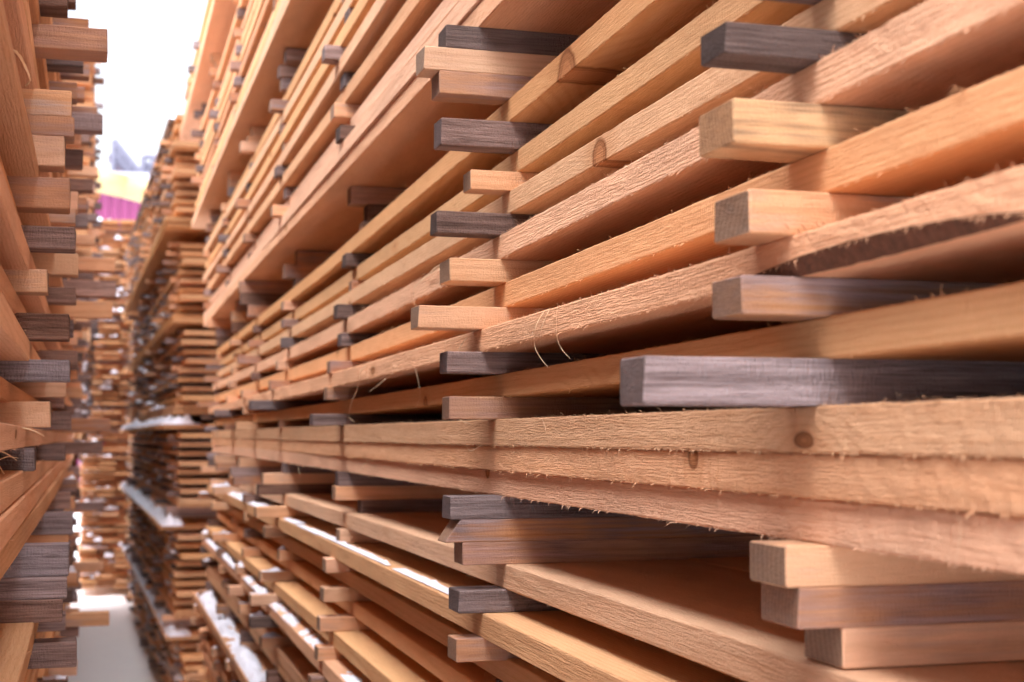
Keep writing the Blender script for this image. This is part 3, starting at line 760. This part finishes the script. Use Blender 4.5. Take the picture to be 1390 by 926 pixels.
# ------------------------------------------------------------------ snow caps
sn = MB()
def snow_cap(st, x0, x1, y0, y1, z, h):
    if x1 < x0: x0, x1 = x1, x0
    if x1-x0 < .008: return
    Mx = STACKS[st]['M']; nx_ = max(4, min(12, int((x1-x0)/.006))); ny_ = max(4, min(220, int((y1-y0)/.012)))
    sd = R.random()*50; V = []; side = STACKS[st]['side']
    for i in range(nx_+1):
        for j in range(ny_+1):
            u, v = i/nx_, j/ny_; y = y0+(y1-y0)*v
            ins = .25*(1+noise.noise(Vector((y*9, sd, 0))))*(x1-x0)
            xa, xb = (x0 + .1*ins*0, x1-ins*.8) if side > 0 else (x0+ins*.8, x1)
            x = xa + (xb-xa)*u
            e = min(1, 4*min(u, 1-u))**.5 * min(1, 3*min(v, 1-v)*max(1, (y1-y0)/.1))**.5
            hh = h*e*(.5+1.3*noise.noise(Vector((x*28, y*9, sd)))+.8*noise.noise(Vector((x*70, y*38, sd)))+.4*noise.noise(Vector((x*160, y*120, sd))))
            V.append(Mx @ Vector((x, y, z+.0004+max(-.0025, hh))))
    W = ny_+1
    sn.add(V, [(i*W+j, (i+1)*W+j, (i+1)*W+j+1, i*W+j+1) for i in range(nx_) for j in range(ny_)])
for a in SNOW: snow_cap(*a)
o = link('snow', sn.mesh('snow', True), M['snow']); tag(o, 'thin caps of snow lying on protruding boards and sticks', 'snow', kind='stuff')

# ------------------------------------------------------------------ ground
GZ = -1.4
def ground_z(x, y): return GZ + .012*noise.noise(Vector((x*3, y*1.2, 0))) + .008*noise.noise(Vector((x*11, y*6, 2)))
g = MB(); xs_ = [-600,-60,-8,-2] + [-1+.05*i for i in range(41)] + [2,8,60,600]; ys_ = [-600,-30,-3] + [i*.12 for i in range(125)] + [20,60,200,1200]
for x in xs_:
    for y in ys_: g.v.append((x, y, ground_z(x, y)))
W = len(ys_); g.f = [(i*W+j, (i+1)*W+j, (i+1)*W+j+1, i*W+j+1) for i in range(len(xs_)-1) for j in range(W-1)]; g.mi = [0]*len(g.f)
tag(link('ground', g.mesh('ground', True), M['snowg']), kind='structure')
# trodden rut in the snow path
# ------------------------------------------------------------------ background: magenta shed, cream pipe, steel gantry
M['magenta'] = plain('magenta_sheet_metal', (.26,.05,.15), .5, .08, 3.)
M['cream'] = plain('cream_paint', (.50,.37,.17), .5, .06, 4.)
M['steel'] = plain('galvanised_steel', (.22,.22,.29), .5, .1, 3., metal=.2)
M['roofw'] = plain('snowy_roof', (.40,.41,.50), .6, .04, 2.)
BY = 34.
def bx(px, y=BY): return at_y(px, y)
def bz(py, y=BY): return z_at(160, py, y)
root = empty('shed', (bx(160), BY, GZ)); tag(root, 'magenta corrugated metal shed beyond the end of the aisle', 'shed')
w_ = MB(); xa, xb = bx(60), bx(330); zt_ = bz(250); k = 0; x = xa
prof = []
while x < xb: prof += [(x, 0), (x+.08, 0), (x+.11, -.05), (x+.19, -.05)]; x += .22
for x, d in prof: w_.v += [(x, BY+d, GZ), (x, BY+d, zt_)]
w_.f = [(2*i, 2*i+2, 2*i+3, 2*i+1) for i in range(len(prof)-1)]; w_.mi = [0]*len(w_.f)
w_.box((xa, BY+.05, GZ), (xb, BY+8, zt_-.05))
def child(name, mb, m, r, smooth=False):
    o = link(name, mb.mesh(name, smooth), M[m] if isinstance(m, str) else m); o.parent = r; o.matrix_parent_inverse = r.matrix_world.inverted(); return o
bpy.context.view_layer.update()
child('wall', w_, 'magenta', root)
rf = MB(); rf.v = [(xa-.3, BY-.3, zt_-.02), (xb, BY-.3, zt_-.02), (xb, BY+4, zt_+.9), (xa-.3, BY+4, zt_+.9), (xa-.3, BY-.3, zt_+.1), (xb, BY-.3, zt_+.1), (xb, BY+4, zt_+1.02), (xa-.3, BY+4, zt_+1.02)]; rf.f = BOXF; rf.mi = [0]*6
child('roof', rf, 'roofw', root)
# cream pipe running down along the shed front
pr = MB(); p0 = Vector((at_y(118, 29), 29, z_at(118, 243, 29))); p1 = Vector((at_y(212, 29), 29, z_at(212, 266, 29)))
mid = p0.lerp(p1, .5) + Vector((0, 0, .02)); pr.bar(p0, mid, .235, 16); pr.bar(mid, p1 + (p1-mid)*.8, .235, 16)
po = link('pipe', pr.mesh('pipe', True), M['cream']); tag(po, 'thick cream pipe sloping down in front of the magenta shed', 'pipe')
for q, y_ in ((p0, 29), (p1, 29)):
    pass
sp = MB(); sp.bar((p0.x-.05, 29, GZ), (p0.x-.05, 29, p0.z-.2), .06, 8); sp.bar((p1.x+.3, 29, GZ), (p1.x+.3, 29, p1.z-.25), .06, 8)
bpy.context.view_layer.update()
child('support', sp, 'steel', po)
gt = empty('gantry', (bx(175, 38), 38, GZ)); tag(gt, 'pale grey steel gantry with a sloping stair above the shed', 'gantry'); bpy.context.view_layer.update()
Y2 = 38.
def G(px, py, dy=0): return Vector((at_y(px, Y2), Y2+dy, z_at(px, py, Y2)))
st_ = MB()
for dy in (0, 1.2):
    st_.bar(G(147, 190, dy), G(186, 238, dy), .09); st_.bar(G(147, 207, dy), G(182, 246, dy), .05)
    st_.bar(G(147, 190, dy), G(147, 246, dy), .07); st_.bar(G(158, 204, dy), G(158, 222, dy), .04); st_.bar(G(170, 218, dy), G(170, 234, dy), .04)
for i in range(14):
    a = G(147+i*2.8, 209+i*3.0); st_.box((a.x-.13, Y2, a.z-.03), (a.x+.13, Y2+1.2, a.z+.01))
child('stair', st_, 'steel', gt)
pf = MB()
for dy in (0, 1.5):
    for px_ in (188, 202, 218, 236): pf.bar((at_y(px_, Y2), Y2+dy, GZ), G(px_, 212, dy), .07)
    for py_ in (212, 222, 233): pf.bar(G(188, py_, dy), G(240, py_+ (3 if py_ == 212 else 0), dy), .05 if py_ != 212 else .08)
a = G(188, 240); b_ = G(240, 240); pf.box((a.x, Y2, a.z-.1), (b_.x, Y2+1.5, a.z))
child('platform', pf, 'steel', gt)
cl = MB(); a = G(190, 238); b_ = G(240, 214); cl.box((a.x, Y2+1.6, a.z-.6), (b_.x+1, Y2+3, b_.z)); child('cladding', cl, 'roofw', gt)

# ------------------------------------------------------------------ light
w = bpy.data.worlds.new('World'); SC.world = w; w.use_nodes = True; nt = w.node_tree; nt.nodes.clear()
n = NB(nt); sky = nt.nodes.new('ShaderNodeTexSky'); sky.sky_type = 'NISHITA'; sky.sun_disc = False
EL, AZ = radians(67), radians(228)
sky.sun_elevation = EL; sky.sun_rotation = AZ; sky.air_density = 1.5; sky.dust_density = 4
bw = nt.nodes.new('ShaderNodeRGBToBW'); nt.links.new(sky.outputs[0], bw.inputs[0])
cloud = n.mix(1., bw.outputs[0], (1.0, .965, 1.0, 1), 'MULTIPLY')
colr = n.mix(.68, sky.outputs[0], cloud)
bg = nt.nodes.new('ShaderNodeBackground'); bg.inputs[1].default_value = .15; nt.links.new(colr, bg.inputs[0])
ou = nt.nodes.new('ShaderNodeOutputWorld'); nt.links.new(bg.outputs[0], ou.inputs[0])
sl_ = bpy.data.lights.new('sun', 'SUN'); sl_.energy = 1.3; sl_.angle = radians(62); sl_.color = (1, .97, .95)
so = bpy.data.objects.new('sun', sl_); C.objects.link(so)
dirv = Vector((sin(AZ)*cos(EL), cos(AZ)*cos(EL), sin(EL)))   # towards the sun
so.rotation_euler = dirv.to_track_quat('Z', 'Y').to_euler()

SC.view_settings.view_transform = 'Standard'; SC.view_settings.look = 'None'; SC.view_settings.gamma = 1
SC.view_settings.exposure = 1.8
SC.render.engine = 'CYCLES'
cy = SC.cycles
cy.max_bounces = 10; cy.diffuse_bounces = 7; cy.glossy_bounces = 2; cy.transmission_bounces = 1
cy.use_denoising = True
try: cy.denoiser = 'OPENIMAGEDENOISE'
except Exception: pass
cy.use_adaptive_sampling = True; cy.adaptive_threshold = .01
